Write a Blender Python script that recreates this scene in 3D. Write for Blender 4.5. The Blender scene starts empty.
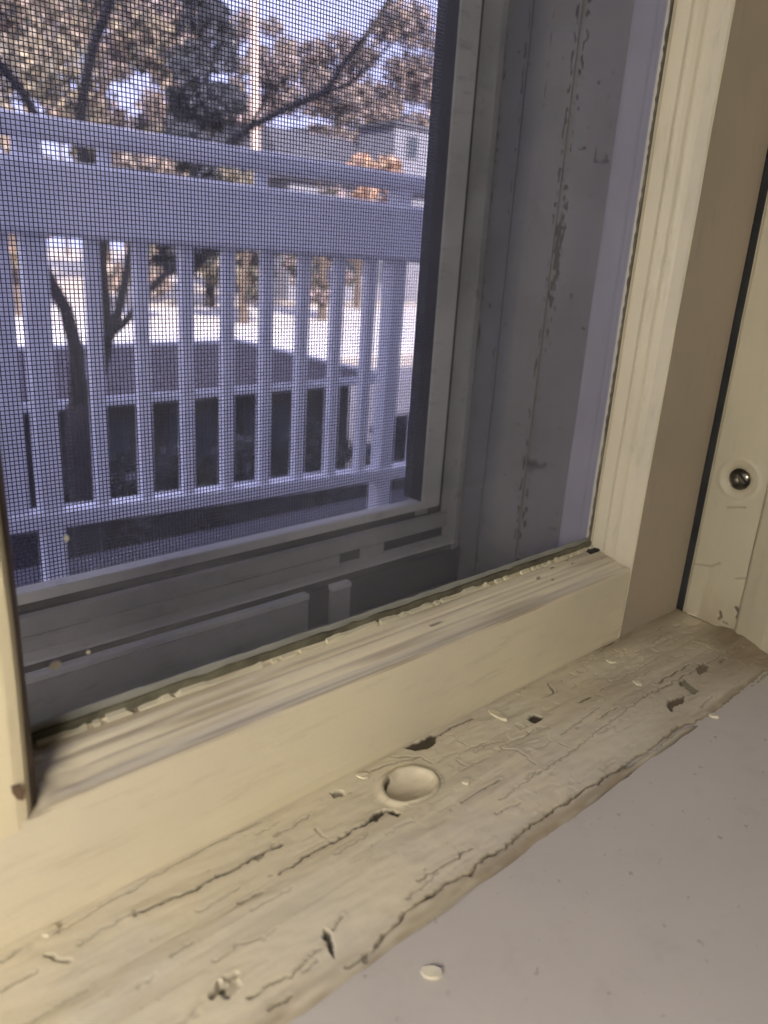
import bpy, bmesh, math, random
import numpy as np
from mathutils import Vector, Matrix

random.seed(7)
rng = np.random.default_rng(7)
scene = bpy.context.scene
col = scene.collection

# ------------------------------------------------------------------ camera
# world: X along the window to the right, Y out through the window, Z up; the phone is at the origin
ROT = ((0.74650087, 0.17259167, -0.64261074),
       (-0.66285406, 0.27704177, -0.69560934),
       (0.05797364, 0.94523012, 0.32121501))
cam_data = bpy.data.cameras.new('camera')
cam_data.sensor_fit = 'VERTICAL'
cam_data.sensor_height = 36.0
cam_data.sensor_width = 27.0
cam_data.lens = 767.0 / 1024.0 * 36.0
cam_data.clip_start = 0.01
cam_data.clip_end = 500
cam_data.dof.use_dof = True
cam_data.dof.focus_distance = 0.285
cam_data.dof.aperture_fstop = cam_data.lens / 2.0
cam = bpy.data.objects.new('camera', cam_data)
col.objects.link(cam)
cam.matrix_world = Matrix(ROT).to_4x4()
scene.camera = cam

# ------------------------------------------------------------------ sky, sun, exposure
world = bpy.data.worlds.new('world')
scene.world = world
world.use_nodes = True
wn = world.node_tree.nodes
wn['Background'].inputs['Color'].default_value = (0.60, 0.62, 1.0, 1)
wn['Background'].inputs['Strength'].default_value = 2.2

sun_data = bpy.data.lights.new('sun', 'SUN')
sun_data.energy = 15.0
sun_data.angle = math.radians(0.6)
sun_data.color = (1.0, 0.90, 0.84)
sun = bpy.data.objects.new('sun', sun_data)
col.objects.link(sun)
sun_dir = Vector((0.30, 0.87, -0.40)).normalized()      # the sun stands behind the house
sun.rotation_euler = sun_dir.to_track_quat('-Z', 'Y').to_euler()

vs = scene.view_settings
vs.view_transform = 'Standard'
vs.look = 'None'
vs.gamma = 1.0
vs.exposure = 0.0
vs.use_curve_mapping = False

LAMP_POWER = 34.0

# ------------------------------------------------------------------ camera model (to lay measured points on planes of the place)
RM = np.array(ROT)
def ray(p):
    return RM @ np.array([p[0] - 384.0, -(p[1] - 512.0), -767.0])
def on_z(p, z):
    r = ray(p); return r * (z / r[2])
def on_y(p, y):
    r = ray(p); return r * (y / r[1])
def on_x(p, x):
    r = ray(p); return r * (x / r[0])

# ------------------------------------------------------------------ helpers
def link(o, parent=None):
    col.objects.link(o)
    if parent is not None:
        o.parent = parent
    return o

def mesh_obj(name, verts, faces, mat, parent=None, smooth=False):
    me = bpy.data.meshes.new(name)
    me.from_pydata([tuple(map(float, v)) for v in verts], [], faces)
    me.update()
    if mat is not None:
        me.materials.append(mat)
    if smooth:
        me.polygons.foreach_set('use_smooth', [True] * len(me.polygons))
    return link(bpy.data.objects.new(name, me), parent)

def bm_obj(name, bm, mat, parent=None, smooth=False):
    me = bpy.data.meshes.new(name)
    bmesh.ops.recalc_face_normals(bm, faces=bm.faces[:])
    bm.to_mesh(me); bm.free()
    if mat is not None:
        me.materials.append(mat)
    if smooth:
        me.polygons.foreach_set('use_smooth', [True] * len(me.polygons))
    return link(bpy.data.objects.new(name, me), parent)

def empty(name, loc=(0, 0, 0)):
    o = bpy.data.objects.new(name, None)
    o.location = loc
    o.empty_display_size = 0.05
    return link(o)

def tag(o, label=None, cat=None, group=None, kind=None):
    if label: o['label'] = label
    if cat: o['category'] = cat
    if group: o['group'] = group
    if kind: o['kind'] = kind
    return o

def box_data(x0, x1, y0, y1, z0, z1):
    v = [(x, y, z) for x in (x0, x1) for y in (y0, y1) for z in (z0, z1)]
    f = [(0, 1, 3, 2), (4, 6, 7, 5), (0, 4, 5, 1), (2, 3, 7, 6), (0, 2, 6, 4), (1, 5, 7, 3)]
    return v, f

def box(name, b, mat, parent=None, bevel=0.0, segs=2):
    bm = bmesh.new()
    v, f = box_data(*b)
    vs_ = [bm.verts.new(p) for p in v]
    for q in f: bm.faces.new([vs_[i] for i in q])
    if bevel > 0:
        bmesh.ops.bevel(bm, geom=bm.edges[:], offset=bevel, segments=segs, profile=0.5, affect='EDGES')
    return bm_obj(name, bm, mat, parent)

def add_box(V, F, b):
    v, f = box_data(*b)
    n = len(V); V.extend(v); F.extend([tuple(i + n for i in q) for q in f])

def prism(name, prof, axis, a0, a1, mat, parent=None, steps=1, warp=None):
    """extrude a closed 2-D profile; axis 'x': prof=(y,z), axis 'z': prof=(x,y)"""
    n = len(prof); V = []; F = []
    for k in range(steps + 1):
        a = a0 + (a1 - a0) * k / steps
        for (p, q) in prof:
            v = (a, p, q) if axis == 'x' else (p, q, a)
            V.append(warp(v) if warp else v)
    for k in range(steps):
        for i in range(n):
            j = (i + 1) % n
            F.append((k * n + i, k * n + j, (k + 1) * n + j, (k + 1) * n + i))
    F.append(tuple(range(n))[::-1]); F.append(tuple(range(steps * n, steps * n + n)))
    bm = bmesh.new()
    bv = [bm.verts.new(v) for v in V]
    for f in F: bm.faces.new([bv[i] for i in f])
    return bm_obj(name, bm, mat, parent)

def tube(V, F, pts, radii, sides=8):
    """append a tapering tube through pts"""
    base = len(V); pts = [Vector(p) for p in pts]
    for i, p in enumerate(pts):
        d = (pts[min(i + 1, len(pts) - 1)] - pts[max(i - 1, 0)]).normalized()
        a = d.cross(Vector((0.3, 0.9, 0.2))).normalized(); b = d.cross(a)
        for k in range(sides):
            t = 2 * math.pi * k / sides
            V.append(tuple(p + (a * math.cos(t) + b * math.sin(t)) * radii[i]))
    for i in range(len(pts) - 1):
        for k in range(sides):
            k2 = (k + 1) % sides
            F.append((base + i * sides + k, base + i * sides + k2, base + (i + 1) * sides + k2, base + (i + 1) * sides + k))
    F.append(tuple(base + k for k in range(sides))[::-1])
    F.append(tuple(base + (len(pts) - 1) * sides + k for k in range(sides)))

def lathe(name, prof, mat, parent=None, segs=32, M=None, smooth=True):
    V = []; F = []; n = len(prof)
    for k in range(segs):
        t = 2 * math.pi * k / segs
        for (r, h) in prof:
            v = Vector((r * math.cos(t), r * math.sin(t), h))
            V.append(tuple(M @ v) if M else tuple(v))
    for k in range(segs):
        k2 = (k + 1) % segs
        for i in range(n - 1):
            F.append((k * n + i, k2 * n + i, k2 * n + i + 1, k * n + i + 1))
    bm = bmesh.new()
    bv = [bm.verts.new(v) for v in V]
    for f in F: bm.faces.new([bv[i] for i in f])
    bmesh.ops.remove_doubles(bm, verts=bm.verts[:], dist=1e-7)
    return bm_obj(name, bm, mat, parent, smooth)

def vnoise(x, y, sx, sy, seed):
    """smooth value noise on arrays"""
    r = np.random.default_rng(seed)
    G = r.random((257, 257))
    u = x / sx; v = y / sy
    iu = np.floor(u).astype(int); iv = np.floor(v).astype(int)
    fu = u - iu; fv = v - iv
    fu = fu * fu * (3 - 2 * fu); fv = fv * fv * (3 - 2 * fv)
    a = G[iu % 256, iv % 256]; b = G[(iu + 1) % 256, iv % 256]
    c = G[iu % 256, (iv + 1) % 256]; d = G[(iu + 1) % 256, (iv + 1) % 256]
    return (a * (1 - fu) + b * fu) * (1 - fv) + (c * (1 - fu) + d * fu) * fv - 0.5

# ------------------------------------------------------------------ materials
def new_mat(name):
    m = bpy.data.materials.new(name); m.use_nodes = True
    nt = m.node_tree
    return m, nt, nt.nodes, nt.links, nt.nodes['Principled BSDF']

def coords(nt, scale, rot=(0, 0, 0)):
    tc = nt.nodes.new('ShaderNodeTexCoord'); mp = nt.nodes.new('ShaderNodeMapping')
    mp.inputs['Scale'].default_value = scale; mp.inputs['Rotation'].default_value = rot
    nt.links.new(tc.outputs['Object'], mp.inputs['Vector'])
    return mp.outputs['Vector']

def noise(nt, vec, scale=1.0, detail=4.0, rough=0.55):
    n = nt.nodes.new('ShaderNodeTexNoise')
    n.inputs['Scale'].default_value = scale; n.inputs['Detail'].default_value = detail
    n.inputs['Roughness'].default_value = rough
    nt.links.new(vec, n.inputs['Vector'])
    return n.outputs['Fac']

def ramp(nt, fac, stops):
    r = nt.nodes.new('ShaderNodeValToRGB')
    el = r.color_ramp.elements
    while len(el) < len(stops): el.new(0.5)
    for e, (p, c) in zip(el, stops):
        e.position = p; e.color = c if len(c) == 4 else (*c, 1)
    nt.links.new(fac, r.inputs['Fac'])
    return r.outputs['Color']

def mix(nt, fac, a, b):
    m = nt.nodes.new('ShaderNodeMix'); m.data_type = 'RGBA'
    for s, v in (('A', a), ('B', b)):
        inp = [i for i in m.inputs if i.name == s and i.type == 'RGBA'][0]
        if isinstance(v, tuple): inp.default_value = (*v[:3], 1)
        else: nt.links.new(v, inp)
    fi = [i for i in m.inputs if i.name == 'Factor' and i.type == 'VALUE'][0]
    if isinstance(fac, float): fi.default_value = fac
    else: nt.links.new(fac, fi)
    return [o for o in m.outputs if o.type == 'RGBA'][0]

W3 = (1, 1, 1); K3 = (0, 0, 0)

def paint(name, base, alt, stretch=(12, 300, 300), rough=0.42, bump=0.25, dist=0.0006,
          grime=(0.20, 0.17, 0.12), grime_amt=0.25, wear=False, blot=22, speck=0.0, spec=0.5, wear_col=(0.045, 0.036, 0.026)):
    """old brushed paint: colour drift, brush strokes along the board, spots of grime; 'wear' reads cracks and chips"""
    m, nt, N, L, B = new_mat(name)
    drift = noise(nt, coords(nt, (blot, blot, blot)), 1.0, 5)
    c = mix(nt, ramp(nt, drift, [(0.35, K3), (0.68, W3)]), base, alt)
    brush = noise(nt, coords(nt, stretch), 1.0, 4, 0.6)
    g2 = noise(nt, coords(nt, tuple(s * 0.6 + 30 for s in stretch)), 1.0, 6, 0.7)
    gm = ramp(nt, g2, [(0.56, K3), (0.78, (grime_amt,) * 3)])
    c = mix(nt, gm, c, grime)
    if speck > 0:
        sp = noise(nt, coords(nt, (330, 330, 330)), 1.0, 2, 0.5)
        c = mix(nt, ramp(nt, sp, [(0.70, K3), (0.76, (speck,) * 3)]), c, (0.10, 0.085, 0.065))
    if wear:
        a = N.new('ShaderNodeAttribute'); a.attribute_name = 'wear'
        c = mix(nt, a.outputs['Fac'], c, wear_col)
        a2 = N.new('ShaderNodeAttribute'); a2.attribute_name = 'old_paint'
        c = mix(nt, a2.outputs['Fac'], c, (0.17, 0.18, 0.13))
        a3 = N.new('ShaderNodeAttribute'); a3.attribute_name = 'stain_and_shade'
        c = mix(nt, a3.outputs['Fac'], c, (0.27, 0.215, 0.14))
    L.new(c, B.inputs['Base Color'])
    B.inputs['Roughness'].default_value = rough
    B.inputs['Specular IOR Level'].default_value = spec
    fine = noise(nt, coords(nt, (420, 420, 420)), 1.0, 3, 0.6)
    ad = N.new('ShaderNodeMath'); ad.operation = 'MULTIPLY_ADD'
    L.new(fine, ad.inputs[0]); ad.inputs[1].default_value = 0.25; L.new(brush, ad.inputs[2])
    bp = N.new('ShaderNodeBump'); bp.inputs['Strength'].default_value = bump; bp.inputs['Distance'].default_value = dist
    L.new(ad.outputs[0], bp.inputs['Height']); L.new(bp.outputs['Normal'], B.inputs['Normal'])
    return m

def plain(name, base, rough=0.7, alt=None, blot=3.0, metallic=0.0, bump=0.0, bscale=40, spec=0.5):
    m, nt, N, L, B = new_mat(name)
    if alt:
        n = noise(nt, coords(nt, (blot, blot, blot)), 1.0, 5)
        L.new(mix(nt, ramp(nt, n, [(0.35, K3), (0.65, W3)]), base, alt), B.inputs['Base Color'])
    else:
        B.inputs['Base Color'].default_value = (*base, 1)
    B.inputs['Roughness'].default_value = rough; B.inputs['Metallic'].default_value = metallic
    B.inputs['Specular IOR Level'].default_value = spec
    if bump:
        n2 = noise(nt, coords(nt, (bscale,) * 3), 1.0, 4)
        bp = N.new('ShaderNodeBump'); bp.inputs['Strength'].default_value = bump; bp.inputs['Distance'].default_value = 0.5 / bscale
        L.new(n2, bp.inputs['Height']); L.new(bp.outputs['Normal'], B.inputs['Normal'])
    return m

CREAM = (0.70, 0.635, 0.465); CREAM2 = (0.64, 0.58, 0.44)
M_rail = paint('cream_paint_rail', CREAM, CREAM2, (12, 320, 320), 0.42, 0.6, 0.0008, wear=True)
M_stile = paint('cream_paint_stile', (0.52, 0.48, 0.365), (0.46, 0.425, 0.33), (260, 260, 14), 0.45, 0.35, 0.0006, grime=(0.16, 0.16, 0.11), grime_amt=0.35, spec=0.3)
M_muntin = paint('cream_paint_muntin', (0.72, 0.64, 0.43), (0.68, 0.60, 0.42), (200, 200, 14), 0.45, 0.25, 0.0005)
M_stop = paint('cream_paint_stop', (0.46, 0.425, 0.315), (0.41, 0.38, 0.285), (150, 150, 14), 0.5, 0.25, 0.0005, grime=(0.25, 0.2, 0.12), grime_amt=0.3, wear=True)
M_strip = paint('cracked_cream_paint', (0.66, 0.595, 0.44), (0.60, 0.555, 0.455), (14, 200, 200), 0.5, 0.4, 0.0006, grime=(0.26, 0.21, 0.15), grime_amt=0.45, wear=True, blot=30, speck=0.35)
M_stool = paint('grey_cream_stool_paint', (0.56, 0.52, 0.475), (0.51, 0.475, 0.43), (40, 60, 60), 0.4, 0.18, 0.0004, grime=(0.30, 0.26, 0.22), grime_amt=0.25, blot=14, speck=0.4)
M_jamb = paint('weathered_grey_jamb_paint', (0.150, 0.153, 0.153), (0.115, 0.117, 0.118), (110, 110, 10), 0.6, 0.3, 0.0006, grime=(0.06, 0.06, 0.057), grime_amt=0.35, wear=True, speck=0.25, wear_col=(0.008, 0.008, 0.009))
M_alu = paint('dusty_grey_aluminium', (0.28, 0.28, 0.272), (0.19, 0.19, 0.183), (30, 160, 160), 0.55, 0.15, 0.0004, grime=(0.05, 0.045, 0.04), grime_amt=0.7, speck=0.5)
M_alu_l = paint('pale_grey_aluminium', (0.48, 0.48, 0.465), (0.38, 0.38, 0.365), (30, 160, 160), 0.5, 0.15, 0.0004, grime=(0.09, 0.08, 0.07), grime_amt=0.6, speck=0.4)
M_dark = plain('black_gasket_and_gaps', (0.012, 0.013, 0.015), 0.7)  # gasket rubber; also black put into gaps and notches for their shade
M_recess = plain('recess_dirt_and_shade', (0.035, 0.036, 0.036), 0.9, (0.016, 0.016, 0.018), 60)  # dirt plus painted shade for the gap and the track grooves
M_wire = plain('charcoal_screen_wire', (0.022, 0.024, 0.035), 0.6)
M_putty = plain('olive_old_putty', (0.15, 0.14, 0.095), 0.85, (0.06, 0.056, 0.04), 90, bump=0.6, bscale=500)
M_lip = paint('chipped_cream_lip', (0.62, 0.58, 0.43), (0.50, 0.47, 0.37), (60, 300, 300), 0.6, 0.5, 0.0006)
M_film = plain('grey_paint_film', (0.30, 0.30, 0.27), 0.5, (0.22, 0.22, 0.20), 60)
M_brown = plain('bare_brown_edge', (0.16, 0.10, 0.065), 0.6, (0.09, 0.06, 0.04), 120)
M_screw = plain('dull_zinc_screw', (0.45, 0.42, 0.36), 0.35, (0.22, 0.2, 0.17), 300, metallic=0.9)
M_cup = plain('tarnished_cup_washer', (0.16, 0.14, 0.11), 0.4, (0.05, 0.045, 0.035), 250, metallic=0.8)
M_flake = plain('cream_flake', (0.72, 0.67, 0.52), 0.6, (0.6, 0.56, 0.44), 200)
M_wall = plain('interior_wall_paint', (0.34, 0.32, 0.30), 0.8, (0.30, 0.285, 0.265), 1.5)
M_ceil = plain('ceiling_paint', (0.75, 0.73, 0.68), 0.85)
M_floor = plain('oak_floor', (0.26, 0.16, 0.09), 0.5, (0.18, 0.11, 0.06), 2.0)
M_siding = plain('white_exterior_siding', (0.62, 0.62, 0.63), 0.7, (0.54, 0.54, 0.55), 1.0)

def glass_mat():
    m = bpy.data.materials.new('dusty_window_glass'); m.use_nodes = True
    nt = m.node_tree; N = nt.nodes; L = nt.links
    N.remove(N['Principled BSDF']); out = N['Material Output']
    tr = N.new('ShaderNodeBsdfTransparent'); tr.inputs['Color'].default_value = (0.955, 0.955, 0.97, 1)
    gl = N.new('ShaderNodeBsdfGlossy'); gl.inputs['Roughness'].default_value = 0.015
    lw = N.new('ShaderNodeLayerWeight'); lw.inputs['Blend'].default_value = 0.5      # Schlick reflectance of each face
    pw = N.new('ShaderNodeMath'); pw.operation = 'POWER'; pw.inputs[1].default_value = 5.0
    L.new(lw.outputs['Facing'], pw.inputs[0])
    fr = N.new('ShaderNodeMath'); fr.operation = 'MULTIPLY_ADD'; fr.inputs[1].default_value = 0.95; fr.inputs[2].default_value = 0.05
    L.new(pw.outputs[0], fr.inputs[0])
    mx = N.new('ShaderNodeMixShader')
    L.new(fr.outputs[0], mx.inputs[0]); L.new(tr.outputs[0], mx.inputs[1]); L.new(gl.outputs[0], mx.inputs[2])
    df = N.new('ShaderNodeBsdfDiffuse'); df.inputs['Color'].default_value = (0.55, 0.55, 0.58, 1)
    dust = noise(nt, coords(nt, (25, 25, 25)), 1.0, 6, 0.7)
    dr = ramp(nt, dust, [(0.35, (0.010,) * 3), (0.8, (0.05,) * 3)])
    mx2 = N.new('ShaderNodeMixShader')
    L.new(dr, mx2.inputs[0]); L.new(mx.outputs[0], mx2.inputs[1]); L.new(df.outputs[0], mx2.inputs[2])
    tl = N.new('ShaderNodeBsdfTranslucent'); tl.inputs['Color'].default_value = (0.8, 0.8, 0.85, 1)   # dust glows a little against the sky
    mx3 = N.new('ShaderNodeMixShader'); mx3.inputs[0].default_value = 0.010
    L.new(mx2.outputs[0], mx3.inputs[1]); L.new(tl.outputs[0], mx3.inputs[2])
    L.new(mx3.outputs[0], out.inputs['Surface'])
    return m
M_glass = glass_mat()

# ------------------------------------------------------------------ the building (structure)
OX0, OX1 = -0.300, 0.3405        # rough opening
OZ0, OZ1 = -0.240, 0.80
WY0, WY1 = 0.070, 0.300          # wall thickness
BX0, BX1, BZ0, BZ1 = -16.0, 22.0, -3.4, 4.6
wall = tag(empty('wall_front'), 'house wall around the window, cream inside and white siding outside', kind='structure')
def wall_piece(nm, b, mat): return box(nm, b, mat, wall)
for (nm, ya, yb, mt) in (('plaster', WY0, 0.155, M_wall), ('siding', 0.155, WY1, M_siding)):
    wall_piece(nm, (BX0, OX0, ya, yb, BZ0, BZ1), mt)
    wall_piece(nm, (OX1, BX1, ya, yb, BZ0, BZ1), mt)
    wall_piece(nm, (OX0, OX1, ya, yb, BZ0, OZ0), mt)
    wall_piece(nm, (OX0, OX1, ya, yb, OZ1, BZ1), mt)
FZ = -0.98; CZ = 1.45; RX0, RX1, RY0 = -2.2, 1.9, -3.4
def struct(nm, b, mat, label): return tag(box(nm, b, mat), label, kind='structure')
struct('floor', (RX0 - .1, RX1 + .1, RY0 - .1, WY0, FZ - .1, FZ), M_floor, 'brown wooden floor of the room')
struct('ceiling', (RX0 - .1, RX1 + .1, RY0 - .1, WY0, CZ, CZ + .1), M_ceil, 'off-white ceiling of the room')
struct('wall_left', (RX0 - .1, RX0, RY0 - .1, WY0, FZ, CZ), M_wall, 'cream wall left of the window')
struct('wall_right', (RX1, RX1 + .1, RY0 - .1, WY0, FZ, CZ), M_wall, 'cream wall right of the window')
struct('wall_back', (RX0, RX1, RY0 - .1, RY0, FZ, CZ), M_wall, 'cream wall behind the viewer')

# ------------------------------------------------------------------ inner stool strip: cracked, chipped paint as real relief
ZS = -0.154
YB, YF = 0.1506, 0.0968
def polyline_field(X, Y, pts, width):
    """distance to a polyline, as falloff 0..1"""
    d = np.full(X.shape, 1e9)
    for (a, b) in zip(pts[:-1], pts[1:]):
        ax, ay = a; bx, by = b
        L2 = (bx - ax) ** 2 + (by - ay) ** 2 + 1e-12
        t = np.clip(((X - ax) * (bx - ax) + (Y - ay) * (by - ay)) / L2, 0, 1)
        d = np.minimum(d, np.hypot(X - ax - t * (bx - ax), Y - ay - t * (by - ay)))
    return np.clip(1 - d / width, 0, 1), d
def poly_inside(X, Y, poly):
    ins = np.zeros(X.shape, bool); n = len(poly)
    for i in range(n):
        x0, y0 = poly[i]; x1, y1 = poly[(i + 1) % n]
        c = ((y0 > Y) != (y1 > Y)) & (X < (x1 - x0) * (Y - y0) / (y1 - y0 + 1e-12) + x0)
        ins ^= c
    return ins
def px(pts, z=ZS): return [tuple(on_z(p, z)[:2]) for p in pts]

CRACKS = [  # (pixels on the strip, half width m, depth m, darkness)
    ([(135, 915), (172, 898), (180, 896), (196, 890), (206, 881), (229, 872), (250, 858), (284, 843)], .00050, .0012, 1.0),
    ([(280, 872), (315, 851), (345, 835), (362, 824)], .00040, .0010, .85),
    ([(362, 826), (372, 818), (385, 811)], .0005, .0012, 1.0),
    ([(435, 738), (452, 729), (473, 719)], .0005, .0012, 1.0),
    ([(549, 684), (553, 692)], .0005, .001, .9),
    ([(462, 802), (480, 792), (500, 780)], .0004, .001, .85),
    ([(503, 748), (515, 751), (527, 756)], .0004, .0008, .6),
    ([(385, 790), (385, 786), (388, 779)], .0006, .0012, 1.0),
    ([(365, 954), (390, 925), (413, 901), (436, 887), (458, 875), (470, 868), (487, 853), (506, 841), (540, 816), (572, 794), (600, 777), (625, 762)], .00045, .0012, .95),
    ([(625, 762), (640, 752), (659, 739), (680, 723), (696, 718), (712, 710), (736, 692), (750, 680), (768, 666)], .0009, .0016, 1.0),
    ([(418, 879), (440, 866), (474, 845)], .0003, .0008, .7),
    ([(656, 685), (675, 674), (691, 664)], .0005, .001, .9),
    ([(599, 719), (617, 708)], .0005, .0009, .6),
    ([(579, 703), (585, 699), (592, 697)], .0006, .0012, 1.0),
    ([(718, 662), (726, 658)], .0008, .001, .9),
    ([(249, 996), (271, 981), (292, 970), (310, 954), (322, 946)], .00028, .0008, .75),
    ([(331, 928), (344, 916)], .0003, .0008, .7),
    ([(269, 1004), (280, 998), (292, 992)], .0004, .0008, .8),
    ([(347, 961), (360, 953), (380, 940)], .0003, .0008, .7),
    ([(60, 934), (100, 908), (150, 880), (200, 852), (260, 822)], .0003, .0006, .35),
    ([(390, 757), (420, 757), (432, 762)], .0003, .0006, .4),
    ([(372, 771), (388, 765), (420, 758)], .0003, .0006, .5),
    ([(225, 985), (213, 994)], .0008, .001, .6),
    ([(226, 978), (237, 976)], .0008, .001, .5),
    ([(640, 700), (700, 668), (736, 646)], .0004, .001, .6),
    ([(500, 800), (560, 760), (620, 715), (655, 690)], .0003, .0006, .35),
    ([(560, 735), (600, 708)], .0003, .0006, .4),
    ([(300, 790), (340, 775)], .0004, .0008, .5),
    ([(245, 862), (262, 856), (275, 843)], .0003, .0008, .5),
    ([(0, 990), (40, 968)], .0003, .0006, .4),
    ([(45, 957), (70, 958)], .0006, .0006, .4),
    ([(240, 903), (262, 893)], .0006, .0006, .5),
    ([(690, 640), (715, 650)], .0004, .0006, .4),
    ([(600, 690), (640, 668), (660, 655)], .0003, .0006, .35),
]
CHIPS = [
    ([(368, 818), (381, 811), (394, 809), (402, 815), (398, 818), (388, 812), (376, 821)], 1.0, 0),
    ([(403, 749), (417, 743), (430, 735), (437, 737), (435, 746), (425, 749), (415, 752)], 1.0, 0),
    ([(526, 719), (534, 713), (543, 717), (535, 724)], 1.0, 0),
    ([(695, 668), (703, 663), (710, 666), (707, 671), (699, 675)], .9, 0),
    ([(667, 706), (670, 700), (677, 696), (685, 693), (684, 700), (676, 703), (672, 710)], 1.0, 0),
    ([(682, 679), (698, 688), (694, 693), (682, 685)], .2, 1),
    ([(678, 683), (682, 681), (684, 686), (680, 687)], 1.0, 0),
    ([(325, 927), (330, 931), (334, 941), (337, 953), (330, 946), (327, 938), (323, 935)], .95, 0),
    ([(213, 992), (220, 981), (238, 978), (241, 985), (226, 996)], .35, 0),
    ([(330, 793), (341, 790), (344, 795), (334, 797)], .6, 0),
    ([(596, 643), (611, 638), (618, 642), (603, 648)], .15, 0),
]
nx = int((0.334 + 0.30) / 0.00036); ny = 150
gx = np.linspace(-0.300, 0.3335, nx); gy = np.linspace(YB, YF, ny)
X, Y = np.meshgrid(gx, gy, indexing='ij')
# section of the strip: flat back, shallow groove, low ridge, then a worn nosing falling to the stool
sec_y = np.array([0.0960, 0.0972, 0.0990, 0.1030, 0.1080, 0.1130, 0.1165, 0.1190, 0.1215, 0.1240, 0.1265, 0.1300, 0.1360, 0.1420, 0.1506])
sec_z = np.array([-.0032, -.0027, -.0021, -.0013, -.0005, 0.0003, 0.0006, 0.0002, 0.0001, 0.0006, 0.0004, -.0003, -.0003, 0.0, 0.0004])
H = np.interp(Y, sec_y, sec_z)
H += 0.0006 * vnoise(X + 3, Y + 3, .03, .012, 1) + 0.0004 * vnoise(X + 3, Y + 3, .012, .003, 2) + 0.00018 * vnoise(X + 3, Y + 3, .004, .0012, 3)
jx = X + 0.0008 * vnoise(X + 3, Y + 3, .004, .004, 5) + 0.0006 * vnoise(X + 3, Y + 3, .0014, .0014, 7); jy = Y + 0.0008 * vnoise(X + 3, Y + 3, .004, .004, 6) + 0.0008 * vnoise(X + 3, Y + 3, .0014, .0014, 8)
wear = np.zeros(X.shape); oldp = np.zeros(X.shape); stain_and_shade = np.zeros(X.shape)
# flaking steps: patches of paint missing along the grain (thin layer loss)
lay = vnoise(X + 3, Y + 3, .022, .0055, 11) + 0.6 * vnoise(X + 3, Y + 3, .008, .003, 12) + 0.45 * vnoise(X + 3, Y + 3, .0025, .0016, 13)
lost = np.clip((lay - 0.20) / 0.02, 0, 1) * np.clip((X - 0.10) / 0.10, 0.0, 1)
H -= 0.00018 * lost
stain_and_shade = np.maximum(stain_and_shade, 0.12 * lost)
HAIR = []
rh = random.Random(77)
for k in range(60):        # short hairline checks along the grain
    x = rh.uniform(0.02, 0.33); y = rh.uniform(0.100, 0.149); ln = rh.uniform(.003, .014); a = rh.uniform(-.10, .10)
    HAIR.append(([(x, y), (x + ln * .5, y + rh.uniform(-.0005, .0005)), (x + ln, y + ln * a)], .00036, .0003, rh.uniform(.15, .45)))
for k in range(9):        # short cross breaks
    x = rh.uniform(0.08, 0.33); y = rh.uniform(0.115, 0.148); ln = rh.uniform(.002, .005)
    HAIR.append(([(x, y), (x + rh.uniform(-.001, .001), y - ln)], .00036, .0003, rh.uniform(.25, .6)))
dcx, dcy = on_z((410, 785), ZS)[:2]
HAIR = [h for h in HAIR if math.hypot(h[0][1][0] - dcx, h[0][1][1] - dcy) > 0.016]
for pts, w, dep, dk in [(px(p), w_ , d_ * .75, k_) for p, w_, d_, k_ in CRACKS] + HAIR:
    P2 = pts
    f, d = polyline_field(jx, jy, P2, w * 0.95)
    H -= dep * np.clip(f * 1.6, 0, 1)
    wear = np.maximum(wear, dk * np.clip(f * 1.7, 0, 1))
    halo, _ = polyline_field(X, Y, P2, w * 6)
    H += 0.00022 * dk * halo * (1 - np.clip(f * 2, 0, 1))      # curled lips either side
    stain_and_shade = np.maximum(stain_and_shade, 0.25 * dk * halo)
for poly, dk, gr in CHIPS:
    ins = poly_inside(jx, jy, px(poly))
    H[ins] -= 0.0009 if not gr else 0.0004
    wear[ins] = np.maximum(wear[ins], dk)
    if gr: oldp[ins] = 1.0; wear[ins] = 0.0
# thumb-sized dent where a plugged nail was dug out
cx, cy = on_z((410, 785), ZS)[:2]
er = np.hypot((X - cx) / 0.0088, (Y - cy) / 0.0066)
H += np.where(er < 1, -0.0024 * (1 - er ** 2), 0) + 0.0009 * np.exp(-((er - 1.1) / 0.16) ** 2)
stain_and_shade = np.maximum(stain_and_shade, 0.35 * np.clip(1.0 - er, 0, 1)); 
er2, _ = polyline_field(X, Y, [(cx + .0106 * math.cos(a), cy + .0082 * math.sin(a)) for a in np.linspace(-2.2, 1.2, 14)], .0005)
H -= 0.0005 * er2; stain_and_shade = np.maximum(stain_and_shade, 0.55 * er2)
# right end darkened in place of fading light; grime along the rail joint
stain_and_shade = np.maximum(stain_and_shade, 0.95 * np.clip((X - 0.20) / 0.11, 0, 1) * np.clip(0.7 + 1.3 * vnoise(X + 3, Y + 3, .03, .01, 21), 0, 1))
stain_and_shade = np.maximum(stain_and_shade, 0.55 * np.clip(1 - (YB - Y) / 0.0035, 0, 1) * np.clip(.4 + 1.6 * vnoise(X + 3, Y + 3, .02, .004, 22), 0, 1))
stain_and_shade = np.maximum(stain_and_shade, np.clip(1 - (Y - 0.0985) / 0.006, 0, 1) * np.clip(.45 + 1.0 * vnoise(X + 3, Y + 3, .02, .003, 25) + .6 * vnoise(X + 3, Y + 3, .005, .0015, 26), 0, .8))
wear = np.maximum(wear, 0.8 * np.clip((X - 0.3318) / 0.001, 0, 1))
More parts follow.
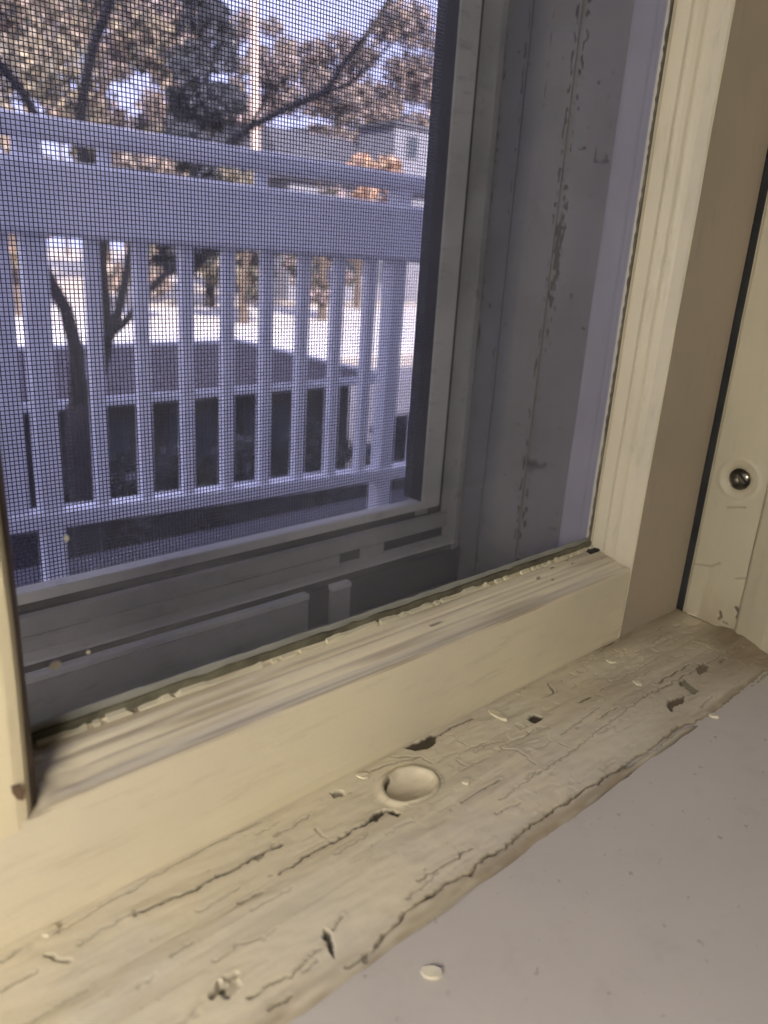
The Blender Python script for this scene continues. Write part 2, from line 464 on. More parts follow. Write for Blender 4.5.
# the broken edge on the stool
edge = np.clip(1 - (Y - 0.0962) / 0.0020, 0, 1)
wear = np.maximum(wear, np.clip(edge * 1.6, 0, 1) * np.clip((X - 0.05) / 0.16, 0.15, 1) * np.clip(.75 + 1.2 * vnoise(X + 3, Y + 3, .02, .01, 31), 0, 1))
Yd = Y + 0.0009 * vnoise(X + 3, X * 0 + .5, .006, 1, 41) * np.clip(1 - (Y - 0.0965) / 0.004, 0, 1)
V = np.stack([X, Yd, ZS + H], -1).reshape(-1, 3)
idx = np.arange(nx * ny).reshape(nx, ny)
F = np.stack([idx[:-1, :-1], idx[:-1, 1:], idx[1:, 1:], idx[1:, :-1]], -1).reshape(-1, 4)
def grid_mesh(name, V, F, mat, attrs, parent=None):
    me = bpy.data.meshes.new(name)
    me.vertices.add(len(V)); me.vertices.foreach_set('co', V.astype(np.float32).ravel())
    me.loops.add(F.size); me.loops.foreach_set('vertex_index', F.astype(np.int32).ravel())
    me.polygons.add(len(F))
    me.polygons.foreach_set('loop_start', np.arange(0, F.size, 4, dtype=np.int32))
    me.polygons.foreach_set('loop_total', np.full(len(F), 4, dtype=np.int32))
    me.update(); me.validate()
    me.polygons.foreach_set('use_smooth', [True] * len(F))
    for k, a in attrs.items():
        at = me.attributes.new(k, 'FLOAT', 'POINT'); at.data.foreach_set('value', a.astype(np.float32).ravel())
    me.materials.append(mat)
    return link(bpy.data.objects.new(name, me), parent)
strip = tag(empty('trim_1'), 'cracked and peeling cream wooden strip along the foot of the sash', kind='structure')
grid_mesh('peeling_paint', V, F, M_strip, {'wear': wear, 'old_paint': oldp, 'stain_and_shade': stain_and_shade}, strip)
box('strip_body', (-0.300, 0.3335, 0.0975, 0.1486, ZS - 0.0145, ZS - 0.0062), M_strip, strip)

# flat stool in front of the strip
stool_prof = [(0.140, -0.1568), (0.0, -0.1570), (-0.012, -0.1574), (-0.018, -0.1610), (-0.020, -0.1660), (-0.018, -0.171), (-0.010, -0.175), (0.140, -0.175)]
tag(prism('trim_2', stool_prof, 'x', -0.42, 0.46, M_stool), 'flat grey-cream painted window stool in front of the strip', kind='structure')
# sill blocking beneath
tag(box('trim_3', (OX0, OX1, 0.141, 0.176, OZ0, -0.169), M_jamb), 'painted sill timber under the sash', kind='structure')

# ------------------------------------------------------------------ sash
sash = tag(empty('window_sash', (0, 0, 0)), 'cream painted wooden window sash with glass, thin muntin and moulded rails', 'window sash')
YG = 0.169
def taper(z): return 0.0028 * (z + 0.12) / 0.2
STX = 0.2838       # front arris of the right stile at the bottom
GX = 0.2777        # glass line of the right stile
RZ = -0.1215       # front arris of the bottom rail
GZ = -0.1156
SBOT = -0.1546
# moulding as (depth from face, rise 0..1 towards the glass)
MOULD = [(0.0000, 0.00), (0.0008, 0.10), (0.0050, 0.12), (0.0062, 0.22), (0.0074, 0.30), (0.0082, 0.30), (0.0090, 0.42), (0.0105, 0.55), (0.0115, 0.60), (0.0122, 0.60), (0.0128, 0.72), (0.0165, 0.82), (0.0176, 0.84), (0.0180, 1.0), (0.0205, 1.0)]
# bottom rail: high-resolution relief on face and moulding
def rail_mesh():
    prof = [(0.1496, SBOT)]
    for k in range(1, 22): prof.append((0.1496, SBOT + (RZ - SBOT) * k / 22.0))
    prof += [(0.1496 + d, RZ + (GZ - RZ) * r) for d, r in MOULD]
    prof = np.array(prof)
    # resample the moulding finely
    seg = np.hypot(*np.diff(prof, axis=0).T); s = np.concatenate([[0], np.cumsum(seg)])
    t = np.linspace(0, s[-1], 120)
    py = np.interp(t, s, prof[:, 0]); pz = np.interp(t, s, prof[:, 1])
    gx = np.linspace(-0.2300, STX - 0.0017, 700)
    Xr, T = np.meshgrid(gx, t, indexing='ij')
    Yr = np.broadcast_to(py, Xr.shape).copy(); Zr = np.broadcast_to(pz, Xr.shape).copy()
    n = 0.0004 * vnoise(Xr + 3, T + 3, .05, .006, 51) + 0.00022 * vnoise(Xr + 3, T + 3, .014, .0022, 52)
    # slanted paint sags near the joint with the stile
    sag = np.clip((Xr - 0.235) / 0.03, 0, 1) * np.clip((0.030 - T) / 0.01, 0, 1)
    n += 0.0009 * sag * vnoise(Xr + 3 + 1.5 * T, T + 3 + 0.25 * Xr, .03, .0042, 53)
    face = T < (RZ - SBOT)
    Yr -= np.where(face, n, n * 0.5); Zr += np.where(face, 0, n * 0.7)
    w = np.zeros(Xr.shape); st = np.zeros(Xr.shape)
    mz = (~face)
    st = np.where(mz, np.clip(0.15 + 1.3 * vnoise(Xr + 3, T + 3, .03, .0015, 54), 0, .6), 0)
    # dirt lying in the quirks of the moulding
    for q in (0.0008, 0.0078, 0.0118, 0.0172):
        yq = 0.1496 + q
        st = np.maximum(st, 0.8 * np.clip(1 - np.abs(Yr - yq) / 0.0006, 0, 1) * np.clip(.7 + 1.5 * vnoise(Xr + 3, T + 3, .02, .1, int(q * 1e5)), 0, 1) * mz)
    # scattered chips on the moulding
    ch = vnoise(Xr + 3, T + 3, .006, .0014, 57) + .5 * vnoise(Xr + 3, T + 3, .02, .004, 58)
    cm = np.clip((ch - 0.50) / 0.03, 0, 1) * mz * np.clip((T - 0.040) / .004, 0, 1)
    w = np.maximum(w, 0.75 * cm); Zr -= 0.0004 * cm
    # worn open corner at the muntin
    cr = vnoise(Xr + 3, T + 3, .004, .003, 61)
    cb = np.clip(1 - (Xr - 0.042) / 0.018, 0, 1) * (Xr > 0.03) * mz
    Zr -= cb * 0.0008 * np.clip(.5 + 1.5 * cr, 0, 1); st = np.maximum(st, .45 * cb * np.clip(.5 + 1.5 * cr, 0, 1))
    # grime along the foot of the rail
    st = np.maximum(st, 0.55 * np.clip(1 - T / 0.0022, 0, 1))
    Vr = np.stack([Xr, Yr, Zr], -1).reshape(-1, 3)
    a, b = Xr.shape; ii = np.arange(a * b).reshape(a, b)
    Fr = np.stack([ii[:-1, :-1], ii[1:, :-1], ii[1:, 1:], ii[:-1, 1:]], -1).reshape(-1, 4)
    return Vr, Fr, {'wear': w, 'stain_and_shade': st, 'old_paint': np.zeros(Xr.shape)}
Vr, Fr, ar = rail_mesh()
rail = grid_mesh('bottom_rail', Vr, Fr, M_rail, ar, sash)
box('rail_core', (-0.2300, STX - 0.0025, 0.1512, 0.184, SBOT, RZ - 0.0012), M_rail, sash)
# right stile, moulding facing the glass; profile in (x, y)
def stile_profile():
    p = [(STX + (GX - STX) * r, 0.1500 + d) for d, r in MOULD]
    p += [(GX, 0.1840), (0.3332, 0.1840), (0.3332, 0.1512), (0.3324, 0.1500)]
    return p
def wst(v):
    x, y, z = v
    k = np.clip((0.300 - x) / 0.02, 0, 1) * np.clip((x - GX) / (STX - GX), 0, 1)
    return (x + taper(min(z, 0.3)) * k + 0.0002 * math.sin(z * 90), y, z)
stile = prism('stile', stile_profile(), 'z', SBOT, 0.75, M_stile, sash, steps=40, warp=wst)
M_stileface = paint('stile_face_shade_brown', (0.40, 0.34, 0.26), (0.36, 0.31, 0.235), (260, 260, 14), 0.42, 0.25, 0.0005, grime=(0.2, 0.16, 0.11), grime_amt=0.3)  # browner cream: shade on the front face is put into its colour
stile.data.materials.append(M_stileface)
M_outputty = paint('weathered_outer_putty', (0.22, 0.22, 0.25), (0.185, 0.185, 0.215), (260, 260, 20), 0.6, 0.3, 0.0005, grime=(0.12, 0.12, 0.13), grime_amt=0.4)
stile.data.materials.append(M_outputty)
for p in stile.data.polygons:
    if p.normal.x < -0.9 and p.center.y > 0.1706: p.material_index = 2
for p in stile.data.polygons:
    if abs(p.normal.y) > 0.9 and p.center.y < 0.1512 and p.center.x > STX + 0.001: p.material_index = 1
LX = -0.284
lp = [(-0.2400 - (STX - GX) * (1 - r), 0.1500 + d) for d, r in MOULD] + [(-0.2400, 0.184), (LX, 0.184), (LX, 0.1500)]
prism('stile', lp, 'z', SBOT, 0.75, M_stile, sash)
# top rail of the sash, out of view above
box('top_rail', (-0.2396, GX + 0.001, 0.1500, 0.184, 0.715, 0.75), M_rail, sash, 0.001)
# muntin: face towards the room, worn brown edge on the glass side
MX0, MX1, MG = 0.0085, 0.0396, 0.0455
mp = [(MX0, 0.1505), (MX0 + .0015, 0.1494), (MX1 - 0.0035, 0.1494), (MX1 - .0012, 0.1500), (MX1, 0.1512), (MX1 + 0.0005, 0.1530), (MX1 - .0002, 0.164), (MX1 - .0002, 0.184), (MX0 + .0002, 0.184), (MX0 + .0002, 0.164)]
def wmu(v):
    x, y, z = v
    return (x + 0.0003 * math.sin(z * 70 + 1) * (1 if x > 0.03 else 0) - (0.0012 * max(0, (z + .02)) if x > .03 else 0), y, z)
muntin = prism('muntin', mp, 'z', RZ - 0.0022, 0.715, M_muntin, sash, steps=50, warp=wmu)
tag(prism('worn_edge', [(MX1 - 0.0002, 0.1518), (MX1 + 0.0012, 0.1530), (MX1 + .0036, 0.1600), (MG, 0.1680), (MG, 0.1702), (MX1 - .001, 0.1702), (MX1 - 0.001, 0.1530)], 'z', RZ + 0.0005, 0.715, M_brown, muntin), 'bare brown worn edge')
# brown worn spot at the foot of the muntin
def patch(name, pts, mat, parent, thick=0.0004, axis='y'):
    n = len(pts); V = []; F = []
    for s in (0, 1):
        for p in pts:
            q = list(p); k = 'xyz'.index(axis); q[k] -= thick * s; V.append(tuple(q))
    F.append(tuple(range(n))); F.append(tuple(range(n, 2 * n))[::-1])
    for i in range(n): F.append((i, (i + 1) % n, n + (i + 1) % n, n + i))
    bm = bmesh.new(); bv = [bm.verts.new(v) for v in V]
    for f in F: bm.faces.new([bv[i] for i in f])
    return bm_obj(name, bm, mat, parent)
patch('worn_patch', [tuple(on_y(p, 0.1494)) for p in [(11, 786), (20, 784), (25, 790), (23, 800), (17, 799), (12, 793)]], M_brown, muntin, 0.0003)
# glass panes
def pane(x0, x1): return box('glass_pane', (x0, x1, YG, YG + 0.0022, GZ - 0.004, 0.720), M_glass, sash)
pane(MX1 + 0.002, GX + 0.004); pane(-0.243, MX0 - .001)
# chipped glazing line along the foot of the glass: grey film, olive putty, jagged paint lip
def jagged(name, x0, x1, z_lo, z_hi, y, thick, mat, jl, jh, step, seed, gaps=0.0, parent=sash):
    r = random.Random(seed); V = []; F = []
    n = int((x1 - x0) / step); pl = ph = 0; on = True
    for i in range(n + 1):
        if r.random() < .45: pl = r.uniform(-jl, jl)
        if r.random() < .45: ph = r.uniform(-jh, jh)
        x = x0 + (x1 - x0) * i / n
        for (yy, zz) in ((y, z_lo + pl), (y, z_hi + ph), (y - thick, z_hi + ph - thick * .3), (y - thick, z_lo + pl)):
            V.append((x, yy, zz))
    for i in range(n):
        if gaps and r.random() < gaps: continue
        for k in range(4):
            k2 = (k + 1) % 4
            F.append((i * 4 + k, i * 4 + k2, i * 4 + 4 + k2, i * 4 + 4 + k))
        F.append((i * 4, i * 4 + 1, i * 4 + 2, i * 4 + 3)); F.append((i * 4 + 4, i * 4 + 7, i * 4 + 6, i * 4 + 5))
    return mesh_obj(name, V, F, mat, parent)
jagged('paint_film', MG - 0.001, GX, GZ - 0.001, GZ + 0.0042, YG - 0.0001, 0.0003, M_film, 0, 0.0002, 0.002, 3)
jagged('putty', MG - 0.001, GX, GZ - 0.004, GZ + 0.0023, YG - 0.0006, 0.0008, M_putty, 0, 0.0003, 0.0030, 4)
jagged('paint_lip', MG - 0.001, GX + .001, GZ - 0.0030, GZ + 0.0001, YG - 0.0014, 0.0013, M_lip, .0004, 0.0007, 0.0017, 5, gaps=0.12)
for (c, rx_, rz_) in (((55, 665), .0014, .0011), ((88, 652), .0005, .0005), ((66, 538), .0006, .0008)):
    q = on_y(c, YG - 0.0002)
    patch('paint_speck', [(q[0] + rx_ * math.cos(t), q[1], q[2] + rz_ * math.sin(t)) for t in np.linspace(0, 2 * math.pi, 9)[:-1]], M_flake, sash, 0.0003)
# dark open joint at the foot of the stile
jt = mesh_obj('open_joint', *box_data(GX - 0.0050, STX - 0.0010, 0.1640, 0.1682, GZ - .004, GZ - 0.0004), M_dark, sash)
# jagged vertical paint edge on the stile against the glass
def jag_vert():
    r = random.Random(9); V = []; F = []; n = 260
    for i in range(n + 1):
        z = GZ - 0.001 + (0.30 - GZ) * i / n
        e = r.uniform(0, 0.0009)
        V += [(GX + 0.0015, YG - 0.0002, z), (GX - 0.0006 - e, YG - 0.0002, z), (GX - .0004 - e, YG - 0.0009, z), (GX + .0015, YG - .0009, z)]
    for i in range(n):
        for k in range(4):
            k2 = (k + 1) % 4; F.append((i * 4 + k, i * 4 + k2, i * 4 + 4 + k2, i * 4 + 4 + k))
    return mesh_obj('dark_putty_line', V, F, M_putty, sash)
jag_vert()

# ------------------------------------------------------------------ inner stop at the right with its screw
stop = tag(empty('trim_4'), 'cream painted wooden window stop right of the sash with a screw hole', kind='structure')
SX = 0.3340; HY, HZ, HR = 0.1344, -0.0853, 0.0047
prism('bead', [(0.3340, 0.1221), (0.3330, 0.1216), (0.3322, 0.1205), (0.3300, 0.1150), (0.3275, 0.1075), (0.3262, 0.1000), (0.3262, 0.0860), (0.3275, 0.0780), (0.331, 0.0722), (0.3402, 0.0722), (0.3402, 0.1221)], 'z', ZS - 0.003, OZ1, M_stop, stop, steps=1)
def stop_face():
    # relief grid with a round screw hole
    ys = np.linspace(0.1223, 0.1474, 64); zs = np.linspace(ZS - .003, 0.32, 1150)
    Yq, Zq = np.meshgrid(ys, zs, indexing='ij')
    Xq = np.full(Yq.shape, SX)
    d = np.hypot(Yq - HY, Zq - HZ)
    # pull the grid onto the rim of the hole
    near = (d < HR + 0.0003) & (d > HR - 0.0003)
    Yq = np.where(near, HY + (Yq - HY) * HR / d, Yq); Zq = np.where(near, HZ + (Zq - HZ) * HR / d, Zq)
    d = np.hypot(Yq - HY, Zq - HZ)
    Xq += np.where(d < 0.0085, 0.0007 * np.clip(1 - (d - HR) / 0.0038, 0, 1) ** 1.5, 0)
    Xq -= 0.0004 * np.exp(-((d - 0.0085) / 0.001) ** 2)
    Xq += 0.0003 * vnoise(Yq + 3, Zq + 3, .006, .04, 71) + 0.00015 * vnoise(Yq + 3, Zq + 3, .002, .012, 72)
    Xq += 0.0012 * np.clip((Yq - 0.1462) / 0.0012, 0, 1) ** 2
    w = np.zeros(Yq.shape); st = np.zeros(Yq.shape)
    def onstop(p): q = on_x(p, SX); return (q[1], q[2])
    for pts, wd, dk in (([(720, 612), (721, 617), (718, 619)], .0009, .9), ([(736, 608), (739, 613), (737, 618)], .0010, .95), ([(723, 622), (727, 624)], .0006, .7),
                        ([(692, 564), (712, 566), (720, 563)], .0005, .3), ([(736, 579), (752, 578)], .0005, .3), ([(696, 538), (697, 545)], .0005, .3), ([(727, 508), (745, 508)], .0005, .25)):
        f, _ = polyline_field(Yq, Zq, [onstop(p) for p in pts], wd)
        w = np.maximum(w, dk * np.clip(f * 2, 0, 1)); Xq += 0.0004 * np.clip(f * 2, 0, 1)
    st = np.maximum(st, 0.55 * np.clip(1 - (Zq - ZS) / 0.02, 0, 1) * np.clip(.5 + 1.6 * vnoise(Yq + 3, Zq + 3, .003, .02, 73), 0, 1))
    st = np.maximum(st, 0.5 * np.exp(-((d - HR) / 0.0012) ** 2))
    Vq = np.stack([Xq, Yq, Zq], -1).reshape(-1, 3)
    a, b = Yq.shape; ii = np.arange(a * b).reshape(a, b)
    Fq = np.stack([ii[:-1, :-1], ii[1:, :-1], ii[1:, 1:], ii[:-1, 1:]], -1).reshape(-1, 4)
    cen = Vq[Fq].mean(1)
    keep = np.hypot(cen[:, 1] - HY, cen[:, 2] - HZ) > HR - 0.0002
    return Vq, Fq[keep], {'wear': w, 'stain_and_shade': st, 'old_paint': np.zeros(Yq.shape)}
Vq, Fq, aq = stop_face()
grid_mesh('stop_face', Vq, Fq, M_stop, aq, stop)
box('stop_face', (SX, SX + .004, 0.1223, 0.1474, 0.32, OZ1), M_stop, stop)
box('stop_edge', (SX + 0.0011, 0.3402, 0.1467, 0.1478, ZS - .003, OZ1), M_stop, stop)
Mh = Matrix.Translation((SX, HY, HZ)) @ Matrix.Rotation(math.pi / 2, 4, 'Y')    # +Z of the lathe points to +X (into the wood)
lathe('cup_washer', [(HR + .0001, -0.0002 + .0007), (HR - .0002, 0.0006), (0.0040, 0.0016), (0.0030, 0.0030), (0.0012, 0.0036), (0.0, 0.0037)], M_cup, stop, 36, Mh)
scr = lathe('screw', [(0.0028, 0.0033), (0.0028, 0.0024), (0.0024, 0.0017), (0.0014, 0.0013), (0.0, 0.0012)], M_screw, stop, 24, Mh @ Matrix.Translation((-0.0006, -0.0010, 0)))
sl = box('screw_slot', (0.0008, 0.0016, -.0026, .0026, -.0004, .0004), M_dark, scr)
sl.matrix_world = Matrix.Translation((SX, HY - .0010, HZ + .0006)) @ Matrix.Rotation(0.7, 4, 'X')

# ------------------------------------------------------------------ weathered outer jamb and sill
jamb = tag(empty('trim_5'), 'weathered grey outer window jamb with black mildew beyond the glass', kind='structure')
def jamb_face(y0, y1, x, steps, band, seed, nm):
    ys = np.linspace(y0, y1, steps); zs = np.linspace(-0.235, 0.30, 720)
    Yq, Zq = np.meshgrid(ys, zs, indexing='ij')
    Xq = x + 0.0004 * vnoise(Yq + 3, Zq + 3, .012, .09, seed) + 0.0002 * vnoise(Yq + 3, Zq + 3, .004, .02, seed + 1)
    w = np.zeros(Yq.shape); st = np.zeros(Yq.shape)
    for (yc, wd, thr, dk) in band:
        n = 0.9 * vnoise(Yq + 3, Zq + 3, .0012, .0026, seed + 2) + 0.35 * vnoise(Yq + 3, Zq + 3, .0006, .0010, seed + 7) + 0.7 * vnoise(Yq + 3, Zq + 3, .02, .05, seed + 3)
        w = np.maximum(w, dk * np.clip((n + 0.5 * np.clip(1 - np.abs(Yq - yc) / wd, 0, 1) - thr) / 0.05, 0, 1) * (np.abs(Yq - yc) < wd))
    n = vnoise(Yq + 3, Zq + 3, .003, .003, seed + 5)
    w = np.maximum(w, .8 * np.clip((n - 0.455) / 0.02, 0, 1))
    sx_, sy_, sz_ = on_x((533, 464), x)
    e = np.hypot((Yq - sy_ + (Zq - sz_) * .6) / 0.0085, (Zq - sz_) / 0.0042) + 1.2 * vnoise(Yq + 3, Zq + 3, .003, .002, 91)
    w = np.maximum(w, 0.9 * np.clip((1.0 - e) * 1.4, 0, 1))
    for pts in ([(482, 490), (480, 515), (484, 521), (478, 525), (476, 560)],):
        P2 = [tuple(on_x(p, x)[1:]) for p in pts]
        f, _ = polyline_field(Yq + .001 * n, Zq + .001 * n, P2, .0006); w = np.maximum(w, .6 * f)
    Vq = np.stack([Xq, Yq, Zq], -1).reshape(-1, 3)
    a, b = Yq.shape; ii = np.arange(a * b).reshape(a, b)
    Fq = np.stack([ii[:-1, :-1], ii[1:, :-1], ii[1:, 1:], ii[:-1, 1:]], -1).reshape(-1, 4)
    return grid_mesh(nm, Vq, Fq, M_jamb, {'wear': w, 'stain_and_shade': st, 'old_paint': st}, jamb)
jamb_face(0.1860, 0.2452, 0.3300, 130, [(0.2425, .0035, .46, 1.0)], 101, 'inner_board')
jamb_face(0.2452, 0.2600, 0.3286, 40, [(0.2465, .0016, .50, .95)], 111, 'parting_bead')
jamb_face(0.2600, 0.2740, 0.3300, 40, [(0.2615, .0010, .68, .7)], 121, 'middle_board')
jamb_face(0.2740, 0.2950, 0.3292, 60, [(0.2755, .0012, .66, .7), (0.288, .003, .70, .7)], 131, 'outer_board')
for (nm, y0, y1, x) in (('inner_board', .1860, .2452, .3308), ('parting_bead', .2452, .2600, .3292), ('middle_board', .2600, .2740, .3308), ('outer_board', .2740, .2950, .3298)):
    box(nm + '_core', (x, OX1, y0 + .00002, y1 - .00002, -0.235, OZ1), M_jamb, jamb)
tag(box('trim_6', (OX0, -0.288, 0.145, 0.298, OZ0, OZ1), M_jamb), 'weathered outer jamb on the far left of the window', kind='structure')
tag(box('trim_7', (-0.288, OX1, 0.145, 0.298, 0.765, OZ1), M_jamb), 'head of the window frame', kind='structure')
tag(box('trim_10', (0.3385, OX1, 0.1480, 0.1858, ZS - .01, OZ1), M_recess), 'dark sash channel in the gap between stile and stop', kind='structure')  # gap side darkened by colour, dirt and shade together
tag(box('trim_11', (0.3334, 0.3384, 0.168, 0.184, ZS - .01, 0.75), M_dark), 'added black strip that blocks light in the gap beside the stile', kind='structure')  # added blocker, keeps outside light out of the gap
sill_prof = [(0.176, -0.181), (0.236, -0.187), (0.272, -0.1905), (0.318, -0.197), (0.318, -0.24), (0.176, -0.24)]
tag(prism('trim_8', sill_prof, 'x', -0.288, 0.3292, M_alu), 'dusty grey outer sill between glass and storm window', kind='structure')

# ------------------------------------------------------------------ aluminium storm window with insect screen
storm = tag(empty('storm_window'), 'dusty grey aluminium storm window with stepped tracks holding an insect screen', 'storm window')
S = {534: -.4461, 551: -.4758, 562: -.4953, 592: -.5494, 600: -.5641, 607: -.5770, 612: -.5863, 640: -.639}
SLX, SRX = -0.280, 0.3290
YM = 0.3080       # wire mesh
YFr = 0.2990      # face of the screen frame
# screen insert frame (four members), inner edge bears a dark gasket
FIX, FIZ = 0.3060, S[534] * YM            # inner edges on the face
FOX, FOZ = 0.3212, S[551] * YFr            # outer edges
FLX, FLXo = -0.262, -0.276
FTZ = 0.735
scr_f = empty('screen_frame'); scr_f.parent = storm
def mitred(name, quad, mat, parent, y0, y1):
    V = [(x, y0, z) for x, z in quad] + [(x, y1, z) for x, z in quad]
    n = len(quad)
    F = [tuple(range(n)), tuple(range(n, 2 * n))[::-1]] + [(i, (i + 1) % n, n + (i + 1) % n, n + i) for i in range(n)]
    bm = bmesh.new(); bv = [bm.verts.new(v) for v in V]
    for f in F: bm.faces.new([bv[i] for i in f])
    bmesh.ops.bevel(bm, geom=bm.edges[:], offset=0.0005, segments=2, affect='EDGES')
    return bm_obj(name, bm, mat, parent)
mitred('frame_side', [(FIX, FIZ), (FIX, FTZ - .012), (FOX, FTZ), (FOX, FOZ)], M_alu_l, scr_f, YFr, YM - .0012)
mitred('frame_bottom', [(FIX, FIZ), (FOX, FOZ), (FLXo, FOZ), (FLX, FIZ)], M_alu_l, scr_f, YFr, YM - .0012)
mitred('frame_side', [(FLX, FIZ), (FLXo, FOZ), (FLXo, FTZ), (FLX, FTZ - .012)], M_alu_l, scr_f, YFr, YM - .0012)
mitred('frame_top', [(FIX, FTZ - .012), (FLX, FTZ - .012), (FLXo, FTZ), (FOX, FTZ)], M_alu_l, scr_f, YFr, YM - .0012)
# dark spline that holds the mesh along the right edge
box('spline', (FIX - .0003, FIX + 0.0045, YFr + .0008, YM + .0065, FIZ, FTZ - .012), M_dark, scr_f)
# wire mesh: real crossing wires
def wires():
    V = []; F = []; p = 0.00163; h = 0.000155
    x = FLX - .004
    while x < FIX + .0035:
        add_box(V, F, (x - h, x + h, YM, YM + .0003, FIZ - 0.003, FTZ)); x += p
    z = FIZ - .003
    while z < FTZ:
        add_box(V, F, (FLX - .004, FIX + .0035, YM + .0003, YM + .0006, z - h, z + h)); z += p * 1.02
    return mesh_obj('insect_screen', V, F, M_wire, scr_f)
tag(wires(), 'fine charcoal insect mesh', kind='stuff')
# outer channel on the right: brown-grey face, dark groove towards the screen frame
box('side_channel', (0.3245, SRX, 0.2885, 0.318, -0.205, 0.76), M_alu, storm, 0.0004)
box('channel_groove', (0.3215, 0.3245, 0.3010, 0.318, -0.205, 0.76), M_recess, storm)
box('channel_rear', (FIX + .0046, 0.3214, YM + .0005, 0.3165, -0.16, 0.76), M_alu, storm)
box('side_channel', (SLX, -0.2765, 0.2885, 0.318, -0.205, 0.76), M_alu, storm, 0.0004)
box('head_channel', (-0.2765, 0.3245, 0.2885, 0.318, 0.737, 0.76), M_alu, storm, 0.0004)
# bottom tracks: stepped ledges with broken-out notches at the right end
y1 = 0.2945; z1a = S[562] * y1; z1b = S[592] * y1
y2 = z1b / S[600]; z2 = z1b; y3 = 0.2790; z3a = S[607] * y3; z3b = S[612] * y3
box('groove_floor', (-0.2765, 0.3214, YFr + .0003, 0.318, -0.20, FOZ - 0.0075), M_recess, storm)
box('track_back', (-0.2765, 0.3214, YM + .0008, 0.318, FOZ - 0.0075, FOZ - 0.0010), M_recess, storm)
def X_at(pxx, y, z):          # X of a point seen at pixel column near (pxx) on the plane Y=y at height z
    for yy in np.linspace(480, 700, 441):
        q = on_y((pxx, yy), y)
        if q[2] < z: return float(q[0])
    return 0.0
def ledge(spans, y0, yb, za, zb, mat, nm):
    for (a, b) in spans:
        box(nm, (a, b, y0, yb, za, zb), mat, storm, 0.0006)
xa = X_at(340, y1, z1b); xb = X_at(364, y1, z1b); xc = X_at(384, y1, z1b)
ledge([(-0.2765, 0.3245)], y1, YFr - .0004, z1a - 0.0085, z1a, M_alu, 'track')
ledge([(-0.2765, xa), (xb, xc)], y1 + .0002, YFr, z1b, z1a - .0088, M_alu, 'track_lip')
box('track_notch', (xa, 0.3245, y1 + .004, YFr, z1b, z1a - .0088), M_dark, storm)
ledge([(-0.2765, 0.3245)], y2, YFr, z2 - 0.0012, z2, M_alu_l, 'track_shelf')
box('shelf_recess', (-0.2765, 0.3245, y2 + .003, YFr, z3b - .006, z2 - .0014), M_recess, storm)
xd = X_at(310, y3, z3b); xe = X_at(333, y3, z3b); xf = X_at(352, y3, z3b)
ledge([(-0.2765, xd), (xe, xf)], y3, 0.2836, z3b - .003, z3b, M_alu_l, 'track_lip')
ledge([(-0.2765, xd), (xe, xf)], y3 + .0006, y3 + .0035, z3b - .022, z3b - .0032, M_alu, 'track')
box('recess', (xd - .002, 0.3245, y3 + .0036, y3 + .0050, z3b - .022, z3b - .001), M_dark, storm)

# ------------------------------------------------------------------ loose flakes of paint
FL = [((488, 710), (506, 722), .0017, 'long sliver of loose cream paint on the strip above the square chip'),
      ((606, 660), (616, 665), .0016, 'small loose cream paint flake on the strip near the stile foot'),
      ((421, 970), (441, 977), .0019, 'pale loose paint flake lying alone on the flat stool'),
      ((355, 776), (370, 779), .0012, 'thin loose paint flake just left of the round dent'),
      ((462, 782), (470, 786), .0013, 'tiny loose paint flake right of the round dent'),
      ((633, 683), (641, 688), .0013, 'small loose paint flake between the strip cracks at right'),
      ((707, 714), (718, 719), .0013, 'loose paint crumb on the stool beside the broken strip edge'),
      ((686, 613), (702, 616), .0016, 'cream paint flake in the corner at the foot of the stop'),
      ((47, 932), (54, 937), .0018, 'cream blob of loose paint at the foot of the rail, far left')]
for k, (a, b, w, lab) in enumerate(FL):
    on_stool = k in (2, 6)
    z = -0.1569 if on_stool else ZS
    A = Vector(on_z(a, z)); Bq = Vector(on_z(b, z)); d = Bq - A; n = Vector((-d.y, d.x, 0)).normalized()
    r = random.Random(k); m = 9; top = []
    mid = (A + Bq) / 2
    if not on_stool:
        i = int(np.argmin(abs(gx - mid.x))); j = int(np.argmin(abs(gy - mid.y)))
        zb = ZS + float(H[max(0, i - 4):i + 5, max(0, j - 3):j + 4].max())
    else: zb = -0.1569
    V = []; F = []
    for s in (0, 1):
        for i in range(m):
            t = 2 * math.pi * i / m
            rr = r.uniform(.8, 1.1) if s == 0 else rr0[i]
            if s == 0: 
                if i == 0: rr0 = []
                rr0.append(rr)
            p = mid + d * .5 * math.cos(t) * rr + n * w * math.sin(t) * rr
            V.append((p.x - mid.x, p.y - mid.y, 0.0001 + s * 0.0007 + 0.0004 * s * math.cos(t)))
    F = [tuple(range(m))[::-1], tuple(range(m, 2 * m))] + [(i, (i + 1) % m, m + (i + 1) % m, m + i) for i in range(m)]
    o = mesh_obj('paint_flake', V, F, M_flake); o.location = (mid.x, mid.y, zb)
    tag(o, lab, 'paint flake', 'loose paint flakes')

